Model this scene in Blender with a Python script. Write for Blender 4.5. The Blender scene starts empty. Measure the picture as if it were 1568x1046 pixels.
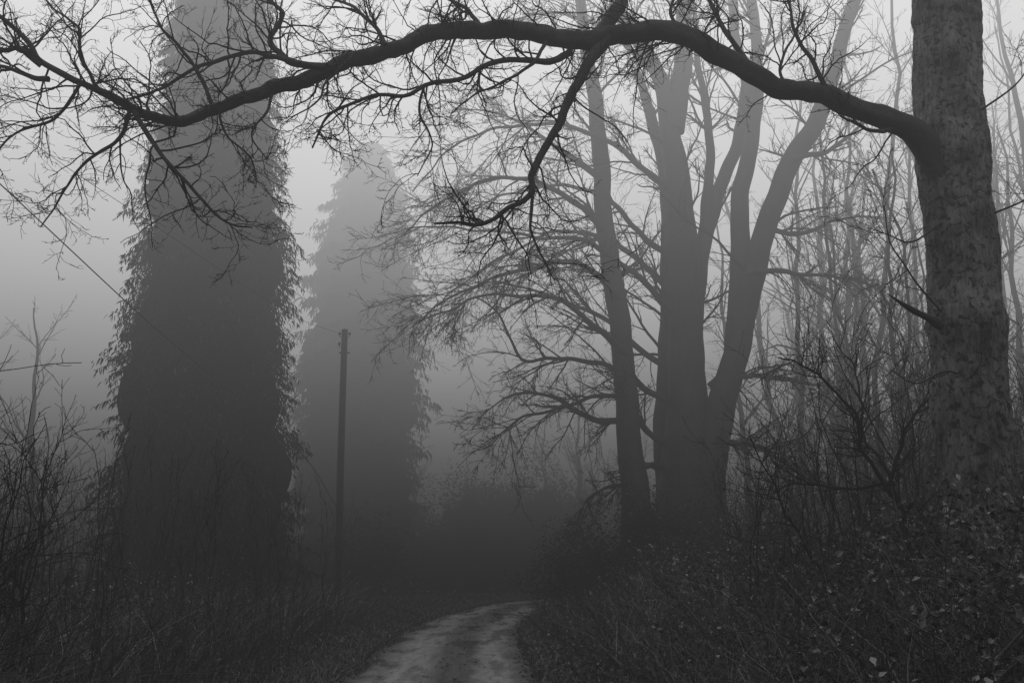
import bpy, math
import numpy as np
rng=np.random.default_rng(7)
scene=bpy.context.scene
COL=scene.collection

# ---------------------------------------------------------------- materials
def new_mat(name):
    m=bpy.data.materials.new(name); m.use_nodes=True
    nt=m.node_tree; nt.nodes.clear()
    return m,nt,nt.nodes,nt.links
def grey(v): return (v,v,v,1)
def bark_mat(name,lo,hi,scale=6,bump=0.5,dist=0.02,stretch=0.25,rough=0.8,scars=False):
    m,nt,N,L=new_mat(name)
    out=N.new('ShaderNodeOutputMaterial'); b=N.new('ShaderNodeBsdfPrincipled')
    tc=N.new('ShaderNodeTexCoord'); mp=N.new('ShaderNodeMapping')
    mp.inputs['Scale'].default_value=(1,1,stretch)
    n1=N.new('ShaderNodeTexNoise'); n1.inputs['Scale'].default_value=scale*4; n1.inputs['Detail'].default_value=8; n1.inputs['Roughness'].default_value=.7
    n2=N.new('ShaderNodeTexNoise'); n2.inputs['Scale'].default_value=scale*.35; n2.inputs['Detail'].default_value=5
    L.new(tc.outputs['Object'],mp.inputs[0]); L.new(mp.outputs[0],n1.inputs['Vector']); L.new(tc.outputs['Object'],n2.inputs['Vector'])
    mul=N.new('ShaderNodeMath'); mul.operation='MULTIPLY'
    L.new(n1.outputs['Fac'],mul.inputs[0]); L.new(n2.outputs['Fac'],mul.inputs[1])
    cr=N.new('ShaderNodeValToRGB'); cr.color_ramp.elements[0].position=.14; cr.color_ramp.elements[1].position=.38
    cr.color_ramp.elements[0].color=grey(lo); cr.color_ramp.elements[1].color=grey(hi)
    L.new(mul.outputs[0],cr.inputs[0]); col=cr.outputs[0]; hgt=n1.outputs['Fac']
    if scars:
        m2=N.new('ShaderNodeMapping'); m2.inputs['Scale'].default_value=(9,9,10); L.new(tc.outputs['Object'],m2.inputs[0])
        n3=N.new('ShaderNodeTexNoise'); n3.inputs['Scale'].default_value=1.5; n3.inputs['Detail'].default_value=6; n3.inputs['Roughness'].default_value=.65; n3.inputs['Distortion'].default_value=.6; L.new(m2.outputs[0],n3.inputs['Vector'])
        c3=N.new('ShaderNodeValToRGB'); c3.color_ramp.elements[0].position=.53; c3.color_ramp.elements[0].color=grey(1); c3.color_ramp.elements[1].position=.62; c3.color_ramp.elements[1].color=grey(.12)
        L.new(n3.outputs['Fac'],c3.inputs[0]); mx=N.new('ShaderNodeMix'); mx.data_type='RGBA'; mx.blend_type='MULTIPLY'; mx.inputs[0].default_value=1
        L.new(col,mx.inputs[6]); L.new(c3.outputs[0],mx.inputs[7]); col=mx.outputs[2]
        m4=N.new('ShaderNodeMath'); m4.operation='MULTIPLY'; L.new(n1.outputs['Fac'],m4.inputs[0]); L.new(c3.outputs[0],m4.inputs[1]); hgt=m4.outputs[0]
    L.new(col,b.inputs['Base Color'])
    bp=N.new('ShaderNodeBump'); bp.inputs['Strength'].default_value=bump; bp.inputs['Distance'].default_value=dist
    L.new(hgt,bp.inputs['Height']); L.new(bp.outputs[0],b.inputs['Normal'])
    b.inputs['Roughness'].default_value=rough; b.inputs['Specular IOR Level'].default_value=.3
    L.new(b.outputs[0],out.inputs[0]); return m
def plain_mat(name,v,rough=.8):
    m,nt,N,L=new_mat(name); out=N.new('ShaderNodeOutputMaterial'); b=N.new('ShaderNodeBsdfDiffuse')
    g=N.new('ShaderNodeNewGeometry'); cr=N.new('ShaderNodeValToRGB'); cr.color_ramp.elements[0].color=grey(v*.6); cr.color_ramp.elements[1].color=grey(v*1.4)
    L.new(g.outputs['Random Per Island'],cr.inputs[0]); L.new(cr.outputs[0],b.inputs['Color']); L.new(b.outputs[0],out.inputs[0]); return m
def leaf_mat(name,lo,hi,mid=.3):
    m,nt,N,L=new_mat(name)
    out=N.new('ShaderNodeOutputMaterial'); b=N.new('ShaderNodeBsdfDiffuse')
    g=N.new('ShaderNodeNewGeometry'); cr=N.new('ShaderNodeValToRGB')
    cr.color_ramp.elements[0].color=grey(lo); cr.color_ramp.elements[1].color=grey(hi)
    e=cr.color_ramp.elements.new(.78); e.color=grey(lo+(hi-lo)*mid)
    L.new(g.outputs['Random Per Island'],cr.inputs[0]); L.new(cr.outputs[0],b.inputs['Color'])
    L.new(b.outputs[0],out.inputs[0]); return m
M_oak=bark_mat('oak_bark',.03,.26,scale=7,bump=1,dist=.05,scars=True)
M_limb=bark_mat('limb_bark',.012,.05,scale=9,bump=.8,dist=.02,stretch=1)
M_beech=bark_mat('beech_bark',.02,.05,scale=2,bump=.4)
M_twig=plain_mat('twig_bark',.022)
M_sap=plain_mat('sapling_bark',.06)
M_conif=leaf_mat('conifer_foliage',.012,.085,.35)
M_leaf=leaf_mat('bramble_leaf',.03,.30,.22)
M_grass=leaf_mat('dead_grass',.06,.32,.35)
M_hedge=leaf_mat('hedge_leaf',.015,.08,.4)
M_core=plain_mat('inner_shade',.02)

# ---------------------------------------------------------------- mesh tools
def mesh_obj(name,V,F,mat,parent=None,smooth=False):
    V=np.ascontiguousarray(V,dtype=np.float32); F=np.ascontiguousarray(F,dtype=np.int32)
    me=bpy.data.meshes.new(name); k=F.shape[1]
    me.vertices.add(len(V)); me.vertices.foreach_set('co',V.ravel())
    me.loops.add(F.size); me.loops.foreach_set('vertex_index',F.ravel())
    me.polygons.add(len(F)); me.polygons.foreach_set('loop_start',np.arange(0,F.size,k,dtype=np.int32))
    me.polygons.foreach_set('loop_total',np.full(len(F),k,dtype=np.int32))
    me.polygons.foreach_set('use_smooth',np.full(len(F),smooth))
    me.update(calc_edges=True); me.materials.append(mat)
    o=bpy.data.objects.new(name,me); COL.objects.link(o)
    if parent: o.parent=parent
    return o
def norm(a): return a/np.maximum(np.linalg.norm(a,axis=-1,keepdims=True),1e-9)
def rings(P,R,s,fn=None):
    m,n,_=P.shape
    T=np.gradient(P,axis=1); T=norm(T)
    ref=np.where(np.abs(T[:,:1,2:3])>.8,np.array([0.,1,0]),np.array([0.,0,1])); ref=np.broadcast_to(ref,T.shape)
    A=norm(np.cross(T,ref)); B=np.cross(T,A)
    a=np.arange(s)/s*2*np.pi
    Rr=np.broadcast_to(R[:,:,None],(m,n,s)).copy()
    if fn is not None: Rr=fn(P,a,Rr)
    V=P[:,:,None]+Rr[...,None]*(np.cos(a)[None,None,:,None]*A[:,:,None]+np.sin(a)[None,None,:,None]*B[:,:,None])
    base=(np.arange(m)*n*s)[:,None,None]; i=np.arange(n-1)[None,:,None]*s; j=np.arange(s)[None,None,:]; j2=(j+1)%s
    F=np.stack([base+i+j,base+i+j2,base+i+s+j2,base+i+s+j],-1).reshape(-1,4)
    return V.reshape(-1,3),F
class Tubes:
    def __init__(s): s.V=[];s.F=[];s.n=0
    def add(s,P,R,sides,fn=None):
        if len(P)==0: return
        V,F=rings(P,R,sides,fn); s.V.append(V); s.F.append(F+s.n); s.n+=len(V)
    def raw(s,V,F): s.V.append(V); s.F.append(F+s.n); s.n+=len(V)
    def build(s,name,mat,parent=None): return mesh_obj(name,np.concatenate(s.V),np.concatenate(s.F),mat,parent,True)
def curve(pts,n,rad,wob=0.0,wf=1.0):
    p=np.array(pts,float); q=np.vstack([2*p[0]-p[1],p,2*p[-1]-p[-2]]); o=[]
    for i in range(len(p)-1):
        a,b,c,d=q[i:i+4]; t=np.linspace(0,1,20,endpoint=False)[:,None]
        o.append(.5*((2*b)+(c-a)*t+(2*a-5*b+4*c-d)*t*t+(3*b-a-3*c+d)*t**3))
    o=np.vstack(o+[p[-1:]]); s=np.r_[0,np.cumsum(np.linalg.norm(np.diff(o,axis=0),axis=1))]
    u=np.linspace(0,s[-1],n); P=np.stack([np.interp(u,s,o[:,k]) for k in range(3)],1)
    R=np.interp(np.linspace(0,1,n),np.linspace(0,1,len(rad)),rad)
    if wob:
        for k in range(3):
            ph=rng.uniform(0,6,3); P[:,k]+=wob*(np.sin(u*wf*2.1+ph[0])+.6*np.sin(u*wf*5.3+ph[1])+.3*np.sin(u*wf*11+ph[2]))*np.minimum(1,u/s[-1]*6)
    return P[None],R[None],s[-1]
def spawn(P,R,k,L,n,ang,up,wig,rel=False,t0=.12,t1=.98,fall=.5,rmax=.02,rmin=.003,ratio=.65,bias=None,tip=.25):
    m,N,_=P.shape
    t=rng.uniform(t0,t1,(m,k)); x=t*(N-1); i=np.minimum(x.astype(int),N-2); f=(x-i)[...,None]
    r=np.arange(m)[:,None]; a=P[r,i]; b=P[r,i+1]; pos=a+(b-a)*f; tan=norm(b-a)
    rp=R[r,i]*(1-f[...,0])+R[r,i+1]*f[...,0]
    v=rng.normal(size=(m,k,3))
    if bias is not None: v=v+np.array(bias)
    v=norm(v-tan*(v*tan).sum(-1,keepdims=True))
    th=(ang+rng.normal(size=(m,k,1))*.25); d=np.cos(th)*tan+np.sin(th)*v
    ln=rng.uniform(.45,1.2,(m,k))*(1-fall*t)*L
    if rel: ln=ln*np.linalg.norm(np.diff(P,axis=1),axis=2).sum(1)[:,None]
    d=d.reshape(-1,3); pos=pos.reshape(-1,3); ln=ln.reshape(-1); Q=np.zeros((m*k,n,3)); Q[:,0]=pos
    for j in range(1,n):
        d=d+wig*rng.normal(size=d.shape); d[:,2]+=up; d=norm(d); Q[:,j]=Q[:,j-1]+d*(ln/(n-1))[:,None]
    r0=np.clip(rp.reshape(-1)*ratio,rmin,rmax)
    RR=np.maximum(r0[:,None]*(1-(1-tip)*np.linspace(0,1,n)[None]),rmin*.7)
    return Q,RR
def knob(P,a,R):
    z=P[...,None,:]; s=z.sum(-1)
    return R*(1+.07*np.sin(3*a+s*4.1)+.05*np.sin(5*a-s*9)+.05*np.sin(2*a+s*23)+.04*np.sin(s*31+a))
def leaves(C,size,flat=.5,asp=.6,fold=.25):
    n=len(C); nrm=rng.normal(size=(n,3)); nrm[:,2]=np.abs(nrm[:,2])+flat; nrm=norm(nrm)
    d=rng.normal(size=(n,3)); d=norm(d-nrm*(d*nrm).sum(1,keepdims=True)); w=np.cross(nrm,d)
    s=(size*rng.uniform(.4,1.4,n))[:,None]
    b=C-d*s*.5; tp=C+d*s*.5; l=C+w*s*asp*.5+nrm*s*fold*.5; r=C-w*s*asp*.5+nrm*s*fold*.5
    V=np.stack([b,l,tp,r],1).reshape(-1,3); q=np.arange(n)[:,None]*4
    F=np.concatenate([q+np.array([[0,3,2]]),q+np.array([[0,2,1]])])
    return V,F
def sstep(a,b,x):
    t=np.clip((x-a)/(b-a),0,1); return t*t*(3-2*t)
def noise2(x,y,s=1.,ph=0.):
    x=x*s;y=y*s
    return (np.sin(x*1.3+2*np.sin(y*.7+ph)+ph)+np.sin(y*1.7-1.5*np.sin(x*.9+ph*2))+.6*np.sin(x*3.1+y*2.3+ph)+.5*np.sin(x*5.3-y*4.1+ph*3)+.3*np.sin(x*9.7+y*8.3))/3.4

# ---------------------------------------------------------------- terrain and lane
path=[(-1.05,-30,0),(-1.05,0,0),(-1.05,8,0),(-1.08,15,0),(-1.3,26,0),(-.75,36,0),(.9,47,0),(5,56,0),(12,62,0),(25,66,0),(60,68,0)]
PC=curve(path,420,[1])[0][0][:,:2]
PT=norm(np.gradient(PC,axis=0))
def sdist(x,y):
    sh=np.shape(x); x=np.ravel(x).astype(float); y=np.ravel(y).astype(float); o=np.zeros(len(x))
    for s in range(0,len(x),20000):
        dx=x[s:s+20000,None]-PC[None,:,0]; dy=y[s:s+20000,None]-PC[None,:,1]; d2=dx*dx+dy*dy; i=d2.argmin(1); k=np.arange(len(i))
        side=dx[k,i]*PT[i,1]-dy[k,i]*PT[i,0]
        o[s:s+20000]=np.sqrt(d2[k,i])*np.where(side>=0,1,-1)
    return o.reshape(sh)
def ground_h(x,y,sd=None):
    if sd is None: sd=sdist(x,y)
    a=np.abs(sd)
    r=sstep(1.5,5.5,sd)*1.0+sstep(5,25,sd)*1.2
    l=sstep(1.6,4.5,-sd)*.3
    far=1-.75*sstep(42,60,y)
    return (r+l)*far+sstep(1.6,3,a)*.09*noise2(x,y,1.3)-sstep(0,1,1-a/1.6)*.03
xs=np.unique(np.r_[np.linspace(-160,-14,40),np.arange(-14,16,.3),np.linspace(16,160,40)])
ys=np.unique(np.r_[np.linspace(-60,2,16),np.arange(2,48,.35),np.arange(48,80,1.),np.linspace(80,260,30)])
X,Y=np.meshgrid(xs,ys); Z=ground_h(X,Y)
V=np.stack([X,Y,Z],-1).reshape(-1,3); nx=len(xs); ny=len(ys)
i=(np.arange(ny-1)[:,None]*nx+np.arange(nx-1)[None]).ravel(); F=np.stack([i,i+1,i+nx+1,i+nx],1)
m,nt,N,L=new_mat('leaf_litter_ground')
out=N.new('ShaderNodeOutputMaterial'); b=N.new('ShaderNodeBsdfPrincipled'); tc=N.new('ShaderNodeTexCoord')
n1=N.new('ShaderNodeTexNoise'); n1.inputs['Scale'].default_value=9; n1.inputs['Detail'].default_value=9; n1.inputs['Roughness'].default_value=.75
L.new(tc.outputs['Object'],n1.inputs['Vector'])
cr=N.new('ShaderNodeValToRGB'); cr.color_ramp.elements[0].position=.35; cr.color_ramp.elements[1].position=.7
cr.color_ramp.elements[0].color=grey(.02); cr.color_ramp.elements[1].color=grey(.12)
L.new(n1.outputs['Fac'],cr.inputs[0]); L.new(cr.outputs[0],b.inputs['Base Color'])
bp=N.new('ShaderNodeBump'); bp.inputs['Strength'].default_value=1; bp.inputs['Distance'].default_value=.06
L.new(n1.outputs['Fac'],bp.inputs['Height']); L.new(bp.outputs[0],b.inputs['Normal']); b.inputs['Roughness'].default_value=.9
L.new(b.outputs[0],out.inputs[0])
mesh_obj('ground',V,F,m,smooth=True)
ac=np.linspace(-1,1,25); nrm=np.stack([PT[:,1],-PT[:,0]],1)
hw=1.45+.06*np.sin(np.arange(len(PC))*.7)+.05*np.sin(np.arange(len(PC))*1.9)+.4*sstep(20,34,PC[:,1])
A=ac[None,:]; LX=PC[:,0:1]+nrm[:,0:1]*A*hw[:,None]; LY=PC[:,1:2]+nrm[:,1:2]*A*hw[:,None]
LZ=.012+.05*(1-A**2)-.03*np.exp(-((np.abs(A)-.5)/.17)**2)+0*LX
V=np.stack([LX,LY,LZ],-1).reshape(-1,3); i=(np.arange(len(PC)-1)[:,None]*25+np.arange(24)[None]).ravel()
F=np.stack([i,i+1,i+26,i+25],1)
m,nt,N,L=new_mat('wet_lane_surface')
out=N.new('ShaderNodeOutputMaterial'); b=N.new('ShaderNodeBsdfPrincipled'); tc=N.new('ShaderNodeTexCoord')
at=N.new('ShaderNodeAttribute'); at.attribute_name='across'
mp=N.new('ShaderNodeMapping'); mp.inputs['Scale'].default_value=(1,.22,1); L.new(tc.outputs['Object'],mp.inputs[0])
n1=N.new('ShaderNodeTexNoise'); n1.inputs['Scale'].default_value=1.5; n1.inputs['Detail'].default_value=8; n1.inputs['Roughness'].default_value=.6
L.new(mp.outputs[0],n1.inputs['Vector'])
n2=N.new('ShaderNodeTexNoise'); n2.inputs['Scale'].default_value=9; n2.inputs['Detail'].default_value=9; n2.inputs['Roughness'].default_value=.8; L.new(mp.outputs[0],n2.inputs['Vector'])
def mth(op,a,c=None,v=None):
    q=N.new('ShaderNodeMath'); q.operation=op
    if isinstance(a,(int,float)): q.inputs[0].default_value=a
    else: L.new(a,q.inputs[0])
    if c is not None:
        if isinstance(c,(int,float)): q.inputs[1].default_value=c
        else: L.new(c,q.inputs[1])
    return q.outputs[0]
ns=mth('MULTIPLY',mth('SUBTRACT',n1.outputs['Fac'],.5),.8)
aa=mth('ADD',at.outputs['Fac'],ns)
cr=N.new('ShaderNodeValToRGB'); E=cr.color_ramp.elements
E[0].position=0.0;E[0].color=grey(.02);E[1].position=1.0;E[1].color=grey(.02)
for p_,c_ in ((.07,.03),(.14,.14),(.28,.36),(.42,.27),(.49,.035),(.66,.025),(.72,.24),(.83,.32),(.9,.1),(.95,.03)):
    e=E.new(p_); e.color=grey(c_)
L.new(mth('ADD',mth('MULTIPLY',aa,.5),.5),cr.inputs[0])
mx=N.new('ShaderNodeMix'); mx.data_type='RGBA'; mx.blend_type='MULTIPLY'; mx.inputs[0].default_value=.85
c2=N.new('ShaderNodeValToRGB'); c2.color_ramp.elements[0].position=.38; c2.color_ramp.elements[0].color=grey(.3); c2.color_ramp.elements[1].position=.56
L.new(n2.outputs['Fac'],c2.inputs[0]); L.new(cr.outputs[0],mx.inputs[6]); L.new(c2.outputs[0],mx.inputs[7]); L.new(mx.outputs[2],b.inputs['Base Color'])
bp=N.new('ShaderNodeBump'); bp.inputs['Strength'].default_value=.4; bp.inputs['Distance'].default_value=.025
L.new(n2.outputs['Fac'],bp.inputs['Height']); L.new(bp.outputs[0],b.inputs['Normal'])
rr_=N.new('ShaderNodeMapRange'); rr_.inputs[1].default_value=.42; rr_.inputs[2].default_value=.56; rr_.inputs[3].default_value=.12; rr_.inputs[4].default_value=.5
L.new(n1.outputs['Fac'],rr_.inputs[0]); L.new(rr_.outputs[0],b.inputs['Roughness'])
L.new(b.outputs[0],out.inputs[0])
lane=mesh_obj('lane',V,F,m,smooth=True)
at_=lane.data.attributes.new('across','FLOAT','POINT'); at_.data.foreach_set('value',np.broadcast_to(A,LX.shape).astype(np.float32).ravel())

# ---------------------------------------------------------------- roadside oak with arching limb
def cm(s,y0,y1):
    a=[tuple(float(v)/100 for v in q.split(',')) for q in s.split()]; n=len(a)
    return [(x,y0+(y1-y0)*i/(n-1),z) for i,(x,z) in enumerate(a)]
tk=Tubes()
tp=[(4.66,10.0,-.2),(4.66,10,.6),(4.66,10.0,1.41),(4.67,10.03,2.04),(4.7,10.05,3.02),(4.73,10.07,4.05),(4.77,10.1,5.13),(4.8,10.12,6.0),(4.85,10.15,7.07),(4.92,10.17,7.89),(5.0,10.2,9.18),(5.1,10.3,11),(5.0,10.5,14)]
P,R,_=curve(tp,420,[.47,.41,.38,.36,.352,.348,.35,.34,.325,.30,.26,.2],.01)
def trunkfn(P,a,R):
    z=P[...,2][:,:,None]
    R=R*(1+.30*np.exp(-np.maximum(z-.6,0)/.5)*(.5+.5*np.sin(5*a+1)))
    R=R*(1+.025*np.sin(7*a+z*1.3)+.02*np.sin(13*a-z*2.1+np.sin(z*3))+.015*np.sin(23*a+z*5)+.012*np.sin(9*a+z*17)+.01*np.sin(31*a-z*7+2*np.sin(z*5))+.008*np.sin(17*a+z*41))
    R=R+.022*np.exp(-((z-4.1)/.16)**2)*(1+.8*np.sin(6*a+z*12))+.03*np.exp(-((z-6.0)/.35)**2)+.015*np.exp(-((z-7.6)/.1)**2)*(1+np.sin(4*a+z*20))
    return R
tk.add(P,R,96,trunkfn); oak=tk.build('oak_tree',M_oak)
lm=Tubes(); tw=Tubes()
limb=[(4.82,10.1,5.55),(4.62,10.02,5.82)]+[(4.37,9.96,6.14),(3.91,9.92,6.33),(3.56,9.88,6.46),(3.27,9.85,6.57),(2.91,9.81,6.64),(2.63,9.77,6.75),(2.21,9.73,6.96),(1.93,9.69,7.09),(1.58,9.65,7.17)]+cm('115,716 80,704 52,708 11,709 -37,708 -78,703 -118,689 -151,672 -189,655 -218,637 -233,630 -271,619 -295,607 -316,593 -344,594 -375,601 -407,616 -438,628 -464,642 -477,666 -504,691 -543,712',9.61,8.8)
P,R,_=curve(limb,300,[.32,.18,.13,.115,.11,.105,.105,.11,.11,.105,.10,.095,.095,.09,.085,.08,.08,.075,.07,.06,.055,.045,.035,.03,.027,.02,.012],.02,1.4)
lm.add(P,R,18,knob); SK=[(P,R,11)]
S={
'e2':('-461,639 -478,651 -492,644 -525,651',8.9,8.6,[.03,.012]),
'e3':('-452,624 -478,630 -509,647 -546,657',8.9,9.1,[.028,.01]),
's1':('101,708 83,680 68,646 50,606 30,564 20,539 20,514 -3,496 -24,478 -52,477 -72,473',9.6,8.8,[.07,.055,.047,.04,.035,.026,.02,.01]),
's1b':('20,513 19,476 25,448 40,420',9.1,8.9,[.018,.01,.006]),
's2':('61,691 38,676 -3,672 -29,657 -55,641 -87,629 -105,612 -136,605 -165,588 -181,568 -185,540',9.6,8.6,[.04,.03,.026,.022,.018,.015,.008]),
's3':('91,707 106,737 122,767 139,820 150,900',9.6,10,[.09,.07,.055,.04]),
's4':('-188,653 -220,662 -238,674 -253,697 -240,728 -269,760 -280,800',9.2,9.6,[.04,.035,.025,.018,.01]),
's5':('-215,657 -243,670 -279,679 -322,665 -370,643 -407,640',9.2,9.6,[.028,.023,.018,.009]),
's6':('-370,595 -351,564 -330,539 -300,509 -264,467 -234,457',9,8.5,[.028,.02,.014,.006]),
's7':('-374,596 -388,569 -422,550 -449,513 -470,489',9,9.4,[.022,.017,.011,.006]),
's8':('340,650 319,691 300,724 290,764',9.8,9.5,[.03,.02,.012]),
's9':('264,675 242,728 226,778 210,840',9.8,10.3,[.035,.025,.015]),
's10':('417,620 377,610 345,620',9.9,9.6,[.03,.02,.012]),
's11':('-240,628 -246,600 -255,575 -240,548',9.2,9.1,[.016,.011,.005]),
's12':('-130,683 -150,722 -175,750 -215,775',9.3,9.8,[.025,.018,.01]),
's13':('-30,708 -52,742 -95,772 -140,800',9.4,9.9,[.025,.018,.01]),
's14':('-300,612 -318,650 -352,690 -372,735',9.2,9.0,[.02,.015,.008]),
's15':('-400,612 -430,655 -440,690 -480,730',9.0,9.2,[.02,.015,.008]),
's16':('40,704 15,660 -30,630 -60,598',9.5,9.1,[.022,.014,.006]),
's17':('-420,620 -450,590 -500,570 -530,530',8.9,9.3,[.018,.012,.005]),
's18':('-87,629 -92,600 -80,570 -95,540',9.1,9.3,[.014,.01,.005]),
's19':('-160,668 -185,630 -190,600 -215,575',9.2,8.8,[.016,.011,.005]),
's20':('-290,610 -285,580 -262,560 -258,530',9.1,9.4,[.014,.01,.005]),
's21':('300,655 290,690 312,730 330,770',9.85,10.0,[.02,.014,.007]),
's22':('180,710 170,745 190,780 185,820',9.7,9.4,[.02,.014,.007]),
}
for k_,(s_,a_,b_,r_) in S.items():
    P,R,ln=curve(cm(s_,a_,b_),60,r_,.012,2.0); lm.add(P,R,10,knob); SK.append((P,R,max(6,int(ln*10))))
for s_,r_ in (('452,395 428,407 402,418 379,430',[.055,.04,.028,.004]),):
    P,R,_=curve(cm(s_,9.95,9.7),30,r_); lm.add(P,R,10,knob)
for s_ in ('450,512 413,488 386,492 363,496','450,405 418,440 400,464 385,485 380,520','480,330 440,352 400,338 372,350','505,640 540,665 560,700','500,520 545,540 575,580'):
    P,R,ln=curve(cm(s_,9.9,9.6),30,[.013,.009,.005]); lm.add(P,R,8); SK.append((P,R,4))
lm.build('arching_limbs',M_limb,oak)
for j,(P,R,k) in enumerate(SK):
    if j==0: P_,R_,k_,L_=P[:,40:],R[:,40:],115,1.15
    else: P_,R_,k_,L_=P,R,k,1.0
    a,ra=spawn(P_,R_,k_,L_,14,.95,.0,.20,fall=.25,rmax=.011,ratio=.55,rmin=.004,tip=.3)
    b_,rb=spawn(a,ra,7,.46,9,.8,.01,.24,rel=True,rmax=.006,rmin=.003,t0=.12)
    c_,rc=spawn(b_,rb,4,.5,6,.75,.03,.24,rel=True,rmax=.004,rmin=.0026,t0=.2)
    tw.add(a,ra,5); tw.add(b_,rb,3); tw.add(c_,rc,3)
tw.build('twigs',M_twig,oak)

# ---------------------------------------------------------------- multi-stemmed beech
bt=Tubes()
stems={
'A':('345,0 335,150 333,278 328,454 313,730 284,1020 263,1330 241,1610 216,1885 200,2120',27,28,[.5,.42,.34,.31,.29,.26,.24,.2,.16,.1]),
'B':('480,-10 475,120 470,230 489,463 503,840 499,1240 472,1496 435,1670 358,1800 300,1960',28,28,[1.2,.95,.72,.55,.48,.44,.37,.25,.2,.12]),
'B2':('487,1450 528,1677 546,1913 575,2206',28,28.5,[.35,.28,.22,.15]),
'C':('455,0 451,230 442,564 471,960 478,1276 443,1498 400,1700',28.5,29,[.5,.36,.3,.27,.24,.2,.12]),
'D':('510,0 521,228 561,496 632,746 688,965 741,1120 817,1319 912,1481 981,1667 1040,1836 1092,2030',27.8,27,[.9,.62,.45,.39,.34,.31,.3,.27,.22,.18,.12]),
'E':('495,0 499,230 531,656 557,1013 618,1244 700,1440 733,1644 715,1855 742,2145',28.3,29,[.5,.36,.3,.26,.23,.2,.17,.14,.1]),
'F':('632,746 670,996 679,1243 738,1459 763,1683 758,1916 772,2134',27.8,28.5,[.3,.3,.27,.22,.18,.15,.1]),
'G':('549,944 582,1195 609,1479 592,1712 584,1954',28.2,29,[.2,.16,.13,.1,.07]),
}
bs=[]
for k_,(s_,a_,b_,r_) in stems.items():
    P,R,ln=curve(cm(s_,a_,b_),110,r_,.03,.5); bt.add(P,R,20,lambda P,a,R:R*(1+.05*np.sin(3*a+P[...,2:3]*.8)+.03*np.sin(5*a-P[...,2:3]*2)+.2*np.exp(-np.maximum(P[...,2:3]-1,0)/.8)*np.sin(4*a)))
    bs.append((P,R,ln))
boughs={
'b1':('480,600 420,630 325,684 212,718 119,718 29,718 -21,797 -86,865 -145,833',28.2,25.5),
'b2':('470,480 380,537 294,622 172,592 28,552 -92,458',28.2,26),'b3':('490,860 439,899 294,1026 197,1069 29,1058 -151,1069 -289,1061',28.2,25.5),
'b4':('490,1230 442,1283 322,1360 185,1415 30,1417 -156,1328 -279,1184',28.2,26),'b5':('490,1050 417,1119 290,1261 134,1323 -49,1300 -215,1187',28.2,30),
'b6':('500,700 406,763 281,873 130,967 -48,1022 -232,952',28.2,30),'b7':('271,1263 150,1388 -8,1518 -173,1564',27.5,29),
'b8':('470,440 377,426 296,385 201,345 161,273',28.2,26),'b9':('480,940 440,1000 330,1130 160,1180 0,1140 -190,1010 -250,900',28.2,31),
'b10':('330,740 230,800 100,860 -60,850 -200,760',27.3,24),'b11':('430,1650 300,1750 120,1760 -60,1690',28,26),
'b12':('325,560 240,560 120,640 0,650 -80,600',27.2,29),'b13':('310,900 200,980 60,960 -100,880 -250,760',27.3,24.5),
'b14':('280,1100 160,1200 0,1230 -160,1150 -300,1010',27.5,25),
'c1':('560,660 605,693 723,675 818,649 909,614',27.8,26.5),'c2':('660,950 697,983 859,959 950,925 1029,901',27.6,26),
'c3':('700,1080 740,1118 855,1131 1006,1185 1155,1177',27.5,28.5),'c4':('790,1290 823,1322 922,1343 1033,1414 1159,1443',27.3,26.5),
'c5':('540,460 578,497 689,472 758,413 821,340',27.8,26),
}
bg=[]
for k_,(s_,a_,b_) in boughs.items():
    P,R,ln=curve(cm(s_,a_,b_),50,[.11,.085,.065,.045,.03,.015],.05,.6); bt.add(P,R,8,knob); bg.append((P,R,ln))
BE=bt.build('beech_tree',M_beech)
bw=Tubes()
for P,R,ln in bg:
    a,ra=spawn(P,R,24,.36,12,.75,-.03,.11,rel=True,fall=.25,rmax=.03,rmin=.010,t0=.12,ratio=.5)
    b_,rb=spawn(a,ra,11,.5,8,.65,-.02,.14,rel=True,rmax=.014,rmin=.007,t0=.08)
    c_,rc=spawn(b_,rb,4,.5,5,.6,.0,.15,rel=True,rmax=.008,rmin=.0055)
    bw.add(a,ra,4); bw.add(b_,rb,3); bw.add(c_,rc,3)
for P,R,ln in bs:
    a,ra=spawn(P[:,35:],R[:,35:],15,3.6,12,.8,.02,.10,fall=.3,rmax=.05,rmin=.014,ratio=.35)
    b_,rb=spawn(a,ra,9,.42,8,.65,0,.14,rel=True,rmax=.022,rmin=.009)
    c_,rc=spawn(b_,rb,4,.5,5,.6,.02,.15,rel=True,rmax=.01,rmin=.006)
    bw.add(a,ra,5); bw.add(b_,rb,3); bw.add(c_,rc,3)
bw.build('twigs',M_twig,BE)

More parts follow.
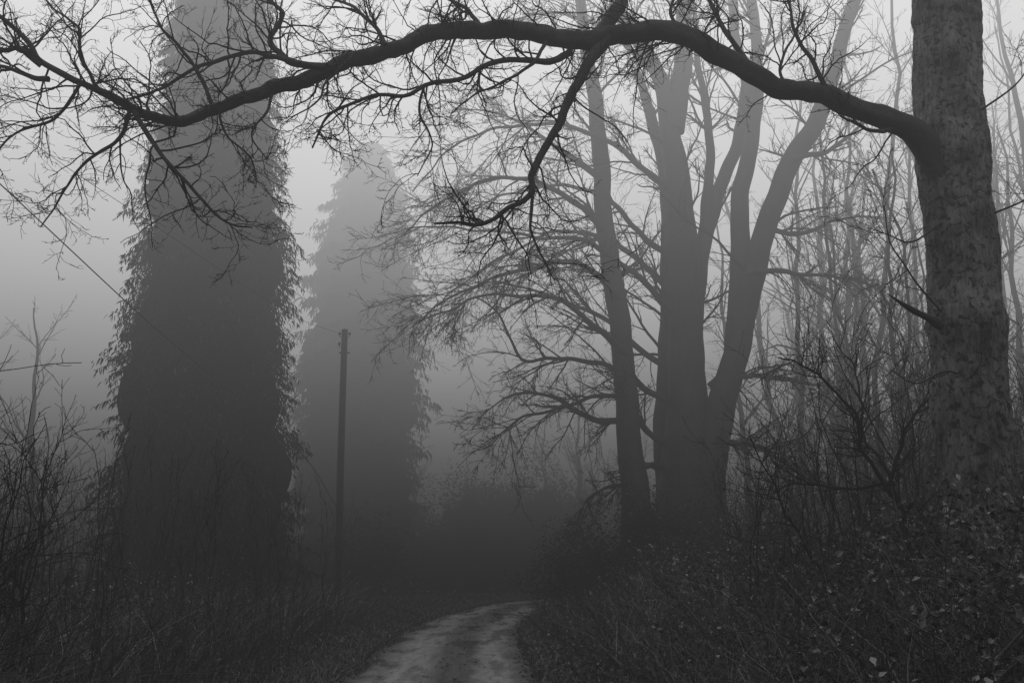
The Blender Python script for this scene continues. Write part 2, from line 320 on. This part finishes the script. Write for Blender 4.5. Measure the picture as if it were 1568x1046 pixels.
# ---------------------------------------------------------------- conifers
def conifer(name,x0,y0,H,prof,nb,ms,lean=0,sp=(.25,.8),wd=.05,tier=.05,droopk=1.1,latk=.2):
    pz,pr=zip(*prof)
    tb=Tubes(); zz=np.linspace(-.2,H*.93,60)
    P=np.stack([x0+lean*zz/H,y0+0*zz,zz],1)[None]; R=np.interp(zz,pz,pr)[None]
    tb.add(P,R*.68,20,lambda P,a,R:R*(1+.15*np.sin(3*a+P[...,2:3])+.12*np.sin(5*a-2.1*P[...,2:3])))
    z=H*rng.uniform(0,1,nb)**.95; a=rng.uniform(0,2*np.pi,nb); Rz=np.interp(z,pz,pr)
    lump=1+.08*np.sin(3*a+z*1.3)+.08*np.sin(5*a-z*2.3)+.07*np.sin(2*a+z*.6+1)+tier*np.sin(z*4.1+a)
    e=rng.uniform(.72,.97,nb); k=rng.uniform(0,1,nb)<.06; e[k]+=rng.uniform(.02,.13,k.sum())
    Rb=Rz*lump*e
    s=rng.uniform(.4,1,(nb,ms))**.75; lat=rng.normal(size=(nb,ms))*latk*(.4+Rb[:,None]/3)*(1.25-s)*1.6
    rr=Rb[:,None]*s; ca=np.cos(a)[:,None]; sa=np.sin(a)[:,None]
    droop=(.35*s-droopk*s**2.2)*np.minimum(1,Rb[:,None]/1.5)-.25*np.abs(lat)
    px=x0+lean*(z/H)[:,None]+rr*ca-lat*sa; py=y0+rr*sa+lat*ca; pz_=z[:,None]+droop+.5
    C=np.stack([px,py,pz_],-1).reshape(-1,3); n=len(C)
    out=np.stack([ca+0*s,sa+0*s,0*s],-1).reshape(-1,3)
    d=norm(out*.3+rng.normal(size=(n,3))*.45+np.array([0,0,-.7])); ln=rng.uniform(*sp,n)[:,None]
    w=norm(np.cross(d,rng.normal(size=(n,3))))*wd*rng.uniform(.5,1.4,(n,1))
    rows=[]; p=C; 
    for j,f in enumerate((.8,1,.1)):
        rows+= [p-w*f,p+w*f]; d=norm(d+np.array([0,0,-.35])); p=p+d*ln/2
    V=np.stack(rows,1).reshape(-1,3); q=np.arange(n)[:,None,None]*6
    F=(q+np.array([[0,1,3,2],[2,3,5,4]])[None]).reshape(-1,4)
    V[:,2]=np.maximum(V[:,2],.05)
    o=mesh_obj(name,V,F,M_conif); tb.build('dark_crown_filler',M_core,o); return o  # dark core added inside the crown to block holes between sprays
conifer('conifer_tree',-8.6,28,25,[(0,3.1),(3.7,3.0),(6.5,2.8),(9,2.5),(11.5,2.35),(14,2.15),(17,1.9),(21,1.35),(25,.1)],4300,54,-.55,(.08,.26),.016)
conifer('conifer_tree',-9.0,57,26.5,[(0,3.6),(6,4.1),(13,4.2),(18,3.6),(22,2.8),(24.5,2.1),(25.8,1.5),(26.5,.8)],2600,22,.3,(.25,.6),.045,.14,.9)

# ---------------------------------------------------------------- distant woodland (one mass)
dt=Tubes(); pos=[]
for i in range(66): 
    y=rng.uniform(32,66); x=y*rng.uniform(.23,.72); pos.append((x,y,rng.uniform(15,25)))
for i in range(6): 
    y=rng.uniform(25,31); x=y*rng.uniform(.3,.62); pos.append((x,y,rng.uniform(9,14)))
for i in range(12):
    y=rng.uniform(63,74); x=y*rng.uniform(-.14,.2); pos.append((x,y,rng.uniform(9,17)))
for i in range(9):
    y=rng.uniform(45,62); x=-y*rng.uniform(.42,.7); pos.append((x,y,rng.uniform(9,14)))
for x,y,h in pos:
    l=rng.normal(size=2)*.06*h; r=rng.uniform(.08,.22) if y>31 else rng.uniform(.05,.10)
    P,R,_=curve([(x,y,-.3),(x+l[0]*.3,y,h*.35),(x+l[0]*.5+rng.normal()*.3,y+l[1]*.5,h*.7),(x+l[0],y+l[1],h)],30,[r,r*.8,r*.6,.03],.08,.4)
    dt.add(P,R,8)
    a,ra=spawn(P,R,20,.27,9,.7,.04,.10,rel=True,fall=.45,rmax=.05,rmin=.018,t0=.15,ratio=.45)
    b_,rb=spawn(a,ra,7,.45,6,.65,.02,.14,rel=True,rmax=.024,rmin=.011)
    c_,rc=spawn(b_,rb,3,.5,4,.6,.02,.15,rel=True,rmax=.013,rmin=.008)
    dt.add(a,ra,4); dt.add(b_,rb,3); dt.add(c_,rc,3)
dt.build('distant_trees',M_twig)

# ---------------------------------------------------------------- hedge and shrubs
def bush_mass(name,blobs,per,size,mat,core=True):
    Vs=[];Fs=[];n=0;cb=Tubes()
    for (x,y,z,rx,ry,rz) in blobs:
        k=int(per*rx*rz); u=norm(rng.normal(size=(k,3))); rad=rng.uniform(.55,1.08,(k,1))
        lm_=1+.18*np.sin(u[:,0:1]*5+x)+.15*np.sin(u[:,2:3]*7+y)+.1*np.sin(u[:,1:2]*9)
        C=np.array([x,y,z])+u*rad*lm_*np.array([rx,ry,rz]); C=C[C[:,2]>.02]
        V,F=leaves(C,size); Vs.append(V);Fs.append(F+n);n+=len(V)
        t=np.linspace(-.97,.97,12); P=np.stack([x+0*t,y+0*t,z+t*rz*.55],1)[None]; R=(np.sqrt(1-t*t)*min(rx,ry)*.5)[None]; cb.add(P,R,10)
    o=mesh_obj(name,np.concatenate(Vs),np.concatenate(Fs),mat)
    if core: cb.build('dark_bush_filler',M_core,o)  # added dark core filling the middle of each leaf blob
    return o
bl=[(x+rng.normal()*.2,61.5+rng.normal()*.3,1.2,1.3,1.0,1.75+.15*rng.normal()) for x in np.arange(-17,7,.9)]
bush_mass('hedge',bl,900,.16,M_hedge)
bl=[(rng.uniform(-9,14),rng.uniform(64,70),rng.uniform(2,5),rng.uniform(1.5,3),2,rng.uniform(1.5,4)) for i in range(26)]
bl+=[(rng.uniform(-10,-5.5),rng.uniform(44,54),rng.uniform(.8,3),rng.uniform(1.2,2.2),1.5,rng.uniform(1.2,2.4)) for i in range(10)]
bush_mass('evergreen_shrub',bl,420,.2,M_hedge)
bl=[(4.2,26.3,2.1,1.6,1.0,1.3),(5.5,26.5,1.8,1.6,1,1.3),(3.0,26.4,1.6,1.3,1,1.2),(2.2,29,1.4,1.6,1,1.4),(6.8,26.8,1.7,1.3,1,1.3),(1.9,33,1.2,1.8,1,1.6),(3.4,26.0,2.6,.8,.8,.9)]
bush_mass('holly_bush',bl,1500,.1,M_hedge)

# ---------------------------------------------------------------- undergrowth
def under_h(x,y,sd):
    r=sstep(1.35,4.6,sd)*1.0; l=sstep(2.3,5.0,-sd)*1.0
    return (r+l)*np.maximum(.12,1+.7*noise2(x,y,1.1,1.7))*(1-.5*sstep(36,55,y))
def scatter(n,x0,x1,y0,y1,dens_pow=1.6):
    y=y0+(y1-y0)*rng.uniform(0,1,n)**dens_pow; w=(y+4)/(y1+4)
    x=rng.uniform(0,1,n)*(x1-x0)*w+x0*w; return x,y
def bramble(n,side,size,y0,y1):
    x,y=scatter(n,-.72*y1 if side<0 else -.02*y1,.03*y1 if side<0 else .75*y1,y0,y1)
    sd=sdist(x,y); lo=1.35 if side>0 else 2.1
    k=(sd*side>lo+.25*rng.uniform(size=n))&(np.hypot(x,y)>4.3)&(np.abs(sd)<30); x=x[k];y=y[k];sd=sd[k]
    B=under_h(x,y,sd); z=ground_h(x,y,sd)+.02+B*rng.uniform(0,1,len(x))**.7*1.05
    clump=noise2(x,y,3.1,.4)+.6*noise2(x+z*2,y-z*2,9.)+.3*rng.normal(size=len(x)); kk=clump>-.1
    return np.stack([x,y,z],1)[kk]
V1=[bramble(125000,1,0,4,26),bramble(25000,1,0,24,55)]
C=np.concatenate(V1); V,F=leaves(C,.044+.002*C[:,1],.3); br=mesh_obj('bramble_thicket',V,F,M_leaf)
V1=[bramble(125000,-1,0,4,26),bramble(25000,-1,0,24,55)]
C=np.concatenate(V1); V,F=leaves(C,.04+.002*C[:,1],.3); bl_=mesh_obj('bramble_thicket',V,F,M_leaf)
def canes(n,side,parent):
    T=Tubes(); x,y=scatter(n,-16 if side<0 else 0,0 if side<0 else 17,6,28); sd=sdist(x,y); k=(sd*side>2.0)&(np.hypot(x,y)>6.5); x=x[k];y=y[k];sd=sd[k]
    g=ground_h(x,y,sd); m=len(x); d=norm(np.stack([rng.normal(size=m)*.5,rng.normal(size=m)*.5,rng.uniform(.8,1.6,m)],1))
    P=np.zeros((m,12,3)); P[:,0]=np.stack([x,y,g],1); st=rng.uniform(.07,.16,m)[:,None]
    for j in range(1,12):
        d=norm(d+rng.normal(size=d.shape)*.13+np.array([0,0,-.10])); P[:,j]=P[:,j-1]+d*st
    P[:,:,2]=np.maximum(P[:,:,2],.1); R=np.broadcast_to(np.linspace(.005,.0025,12)[None],(m,12)).copy(); T.add(P,R,3)
    a,ra=spawn(P,R,4,.45,6,.7,0,.2,rel=True,rmax=.003,rmin=.0022); T.add(a,ra,3); T.build('canes',M_sap,parent)
canes(2600,1,br); canes(2600,-1,bl_)
def grass(n,name,lo,hi,side,y0,y1,h0,h1,w):
    y=y0+(y1-y0)*rng.uniform(0,1,n)**1.5; i=np.clip(np.searchsorted(PC[:,1],y),0,len(PC)-1)
    off=rng.uniform(lo,hi,n)*side; x=PC[i,0]+off; k=(np.hypot(x,y)>4); x=x[k];y=y[k]; sd=sdist(x,y); n=len(x)
    z=ground_h(x,y,sd); h=rng.uniform(h0,h1,n); d=np.stack([rng.normal(size=n)*.45,rng.normal(size=n)*.45,np.ones(n)],1)*h[:,None]
    b=np.stack([x,y,z-.02],1); a=rng.uniform(0,np.pi,n); ww=np.stack([np.cos(a),np.sin(a),0*a],1)*(w+.0004*y)[:,None]
    mid=b+d*.6; tip=b+d*np.array([1.5,1.5,.9]); V=np.stack([b-ww,b+ww,mid-ww*.7,mid+ww*.7,tip,tip+ww*.1],1).reshape(-1,3)
    q=np.arange(n)[:,None,None]*6; F=(q+np.array([[0,1,3,2],[2,3,5,4]])[None]).reshape(-1,4); return V,F
G=Tubes()
for a in ((46000,'',1.4,4.5,-1,5,60,.05,.2,.005),(5000,'',1.2,1.6,-1,5,40,.03,.1,.005),(10000,'',1.45,2.6,1,5,50,.05,.18,.005),(16000,'',3,7.5,-1,6,30,.3,1.2,.003),(10000,'',2.5,9,1,6,30,.3,1.0,.003),(18000,'',1.7,8,-1,40,61,.06,.2,.01)): G.raw(*grass(*a))
G.build('grass',M_grass)
n=6000; i=rng.integers(0,300,n); o=np.where(rng.uniform(size=n)<.85,np.sign(rng.normal(size=n))*(1.5-np.abs(rng.normal(size=n))*.15),.2+rng.normal(size=n)*.2)
C=np.stack([PC[i,0]+o,PC[i,1]+rng.uniform(-.2,.2,n),np.full(n,.075)],1); C=C[C[:,1]>4]; V,F=leaves(C,.06,3.); mesh_obj('fallen_leaves',V,F,M_hedge)
def saplings(name,pts,lean=.1,br1=9,bl=.42,ang=.6,up=.05,wig=.15,mat=M_twig):
    T=Tubes()
    for (x,y,h,r) in pts:
        g=float(ground_h(np.array([x]),np.array([y]))[0]); l=rng.normal(size=4)*lean*h
        P,R,_=curve([(x,y,g-.1),(x+l[0]*.4,y+l[1]*.4,g+h*.4),(x+l[2]*.6+l[0]*.4,y+l[3]*.5,g+h*.72),(x+l[0]+l[2],y+l[1]+l[3],g+h)],24,[r,r*.8,r*.5,.003],.03,1.2)
        T.add(P,R,5)
        a,ra=spawn(P,R,br1,bl,9,ang,up,wig,rel=True,rmax=.010,rmin=.004,t0=.15)
        b_,rb=spawn(a,ra,5,.45,6,.7,.04,wig+.04,rel=True,rmax=.005,rmin=.003)
        T.add(a,ra,4); T.add(b_,rb,3)
    return T.build(name,mat)
L1=[]
for i in range(230):
    y=rng.uniform(9,25); x=-y*rng.uniform(.16,.58); h=rng.uniform(1.2,2.5)+.05*y
    if x<-3.6: L1.append((x,y,h,rng.uniform(.007,.013)))
saplings('hazel_thicket',L1,.06,8,.33,.4,.07,.1,M_sap)
L1=[(-rng.uniform(3.9,6),rng.uniform(7,9.8),rng.uniform(1.7,2.9),rng.uniform(.01,.016)) for i in range(30)]
saplings('hawthorn_bush',L1,.14,14,.5,.85,.0,.18)
L1=[]
for i in range(220):
    y=rng.uniform(11,26); x=y*rng.uniform(.2,.6)
    if x>2.8: L1.append((x,y,rng.uniform(1.5,3.3)+.03*y,rng.uniform(.007,.015)))
saplings('hazel_thicket',L1,.1,11,.42,.7,.02,.13,M_twig)
T=Tubes()
for s_,a_,b_,r_ in (('440,40 432,139 427,208 417,250 435,301 465,345 488,360',11,11,[.04,.032,.028,.025,.018,.012]),
                    ('422,229 384,285 370,334 319,376 288,381',11,10.6,[.026,.02,.014,.008]),('420,250 367,248 324,253 293,239',11,11.4,[.02,.014,.008]),
                    ('430,60 500,170 560,260 590,340',11,10.2,[.03,.02,.01]),('418,255 395,310 402,370 380,430',11,11.5,[.02,.013,.007]),
                    ('400,60 345,150 300,230 262,300',11.5,11,[.022,.015,.007])):
    P,R,ln=curve(cm(s_,a_,b_),40,r_,.02,2); T.add(P,R,8,knob)
    a,ra=spawn(P,R,int(9*ln),1.0,10,.75,.02,.13,rmax=.010,rmin=.0045); b_2,rb=spawn(a,ra,6,.5,8,.65,.02,.15,rel=True,rmax=.006,rmin=.0035)
    T.add(a,ra,5); T.add(b_2,rb,3)
T.build('elder_shrub',M_twig)

# ---------------------------------------------------------------- utility pole and wires
M_pole=bark_mat('weathered_pole_wood',.02,.06,scale=4,bump=.3)
T=Tubes(); P,R,_=curve([(-5.58,33,-.3),(-5.62,33,2.2),(-5.67,33,5.17),(-5.7,33,9.5)],40,[.13,.12,.105]); T.add(P,R,14)
P=np.array([[(-5.7,33,9.5),(-5.7,33,9.54)]]); T.add(P,np.array([[.12,.01]]),14)
for zz,dx in ((9.25,-.16),(9.25,.16),(8.9,-.16)):
    P=np.array([[(-5.7+dx*.5,33,zz),(-5.7+dx,33,zz),(-5.7+dx*1.05,33,zz+.03),(-5.7+dx*1.05,33,zz+.12)]]); T.add(P,np.array([[.012,.012,.012,.012]]),6)
    P=np.array([[(-5.7+dx*1.05,33,zz+.06),(-5.7+dx*1.05,33,zz+.09),(-5.7+dx*1.05,33,zz+.13),(-5.7+dx*1.05,33,zz+.18)]]); T.add(P,np.array([[.02,.045,.045,.015]]),10)
P=np.array([[(-5.85,32.98,8.7),(-5.5,32.98,8.7)]]); T.add(P,np.array([[.03,.03]]),6)
pole=T.build('utility_pole',M_pole)
T=Tubes()
for pts,r_ in (([(-5.87,33,9.38),(-6.05,26,8.3),(-7.1,18,8.15),(-7.39,14.5,8.0),(-7.7,10,8.0),(-8.4,2,8.6)],.005),([(-5.72,33,3.5),(-5.95,28,4.75),(-7.6,24,6.37),(-8.45,22,7.2),(-9.58,17.5,8.6),(-11.2,11,10.6)],.013)):
    P,R,_=curve(pts,80,[r_]); T.add(P,R,5)
T.build('overhead_wire',M_twig)

# ---------------------------------------------------------------- fog: absorbing volume; added emission stands in for scattered skylight, weaker near shaded ground
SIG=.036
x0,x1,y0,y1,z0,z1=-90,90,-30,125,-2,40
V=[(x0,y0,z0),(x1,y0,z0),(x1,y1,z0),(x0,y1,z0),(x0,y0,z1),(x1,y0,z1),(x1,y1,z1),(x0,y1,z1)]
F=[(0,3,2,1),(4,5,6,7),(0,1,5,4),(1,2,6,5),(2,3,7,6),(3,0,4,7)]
mm,nt,N,L=new_mat('glowing_fog_volume'); out=N.new('ShaderNodeOutputMaterial'); ab=N.new('ShaderNodeVolumeAbsorption'); em=N.new('ShaderNodeEmission'); ad=N.new('ShaderNodeAddShader')
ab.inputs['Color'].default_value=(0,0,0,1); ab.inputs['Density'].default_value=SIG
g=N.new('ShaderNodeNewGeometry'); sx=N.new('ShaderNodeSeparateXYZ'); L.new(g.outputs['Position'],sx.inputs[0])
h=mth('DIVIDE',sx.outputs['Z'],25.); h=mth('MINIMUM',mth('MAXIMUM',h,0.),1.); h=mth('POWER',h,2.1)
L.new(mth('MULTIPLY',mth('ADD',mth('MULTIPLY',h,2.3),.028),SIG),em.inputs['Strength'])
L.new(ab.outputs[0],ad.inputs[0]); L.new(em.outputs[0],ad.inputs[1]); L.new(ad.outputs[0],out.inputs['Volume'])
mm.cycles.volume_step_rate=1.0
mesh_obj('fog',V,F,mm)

# ---------------------------------------------------------------- light, sky, camera
w=bpy.data.worlds.new('World'); scene.world=w; w.use_nodes=True; nt=w.node_tree; N=nt.nodes; L=nt.links; N.clear()
out=N.new('ShaderNodeOutputWorld'); bgn=N.new('ShaderNodeBackground'); sk=N.new('ShaderNodeTexSky'); sk.sky_type='NISHITA'; sk.sun_disc=False
sk.sun_elevation=math.radians(50); sk.sun_rotation=math.radians(-30); bw_=N.new('ShaderNodeRGBToBW')
L.new(sk.outputs[0],bw_.inputs[0]); L.new(bw_.outputs[0],bgn.inputs['Color']); bgn.inputs['Strength'].default_value=.07; L.new(bgn.outputs[0],out.inputs[0])
w.cycles.sampling_method='NONE'
sun=bpy.data.lights.new('sun','SUN'); sun.energy=.6; sun.angle=math.radians(20); so=bpy.data.objects.new('sun',sun); COL.objects.link(so)
so.rotation_euler=(math.radians(-40),0,math.radians(30))
cam=bpy.data.cameras.new('camera'); co=bpy.data.objects.new('camera',cam); COL.objects.link(co)
co.location=(0,0,1.6); co.rotation_euler=(math.radians(102.8),0,0); cam.lens=35; cam.sensor_width=36; cam.clip_end=1000; cam.clip_start=.05
scene.camera=co
scene.view_settings.view_transform='Standard'
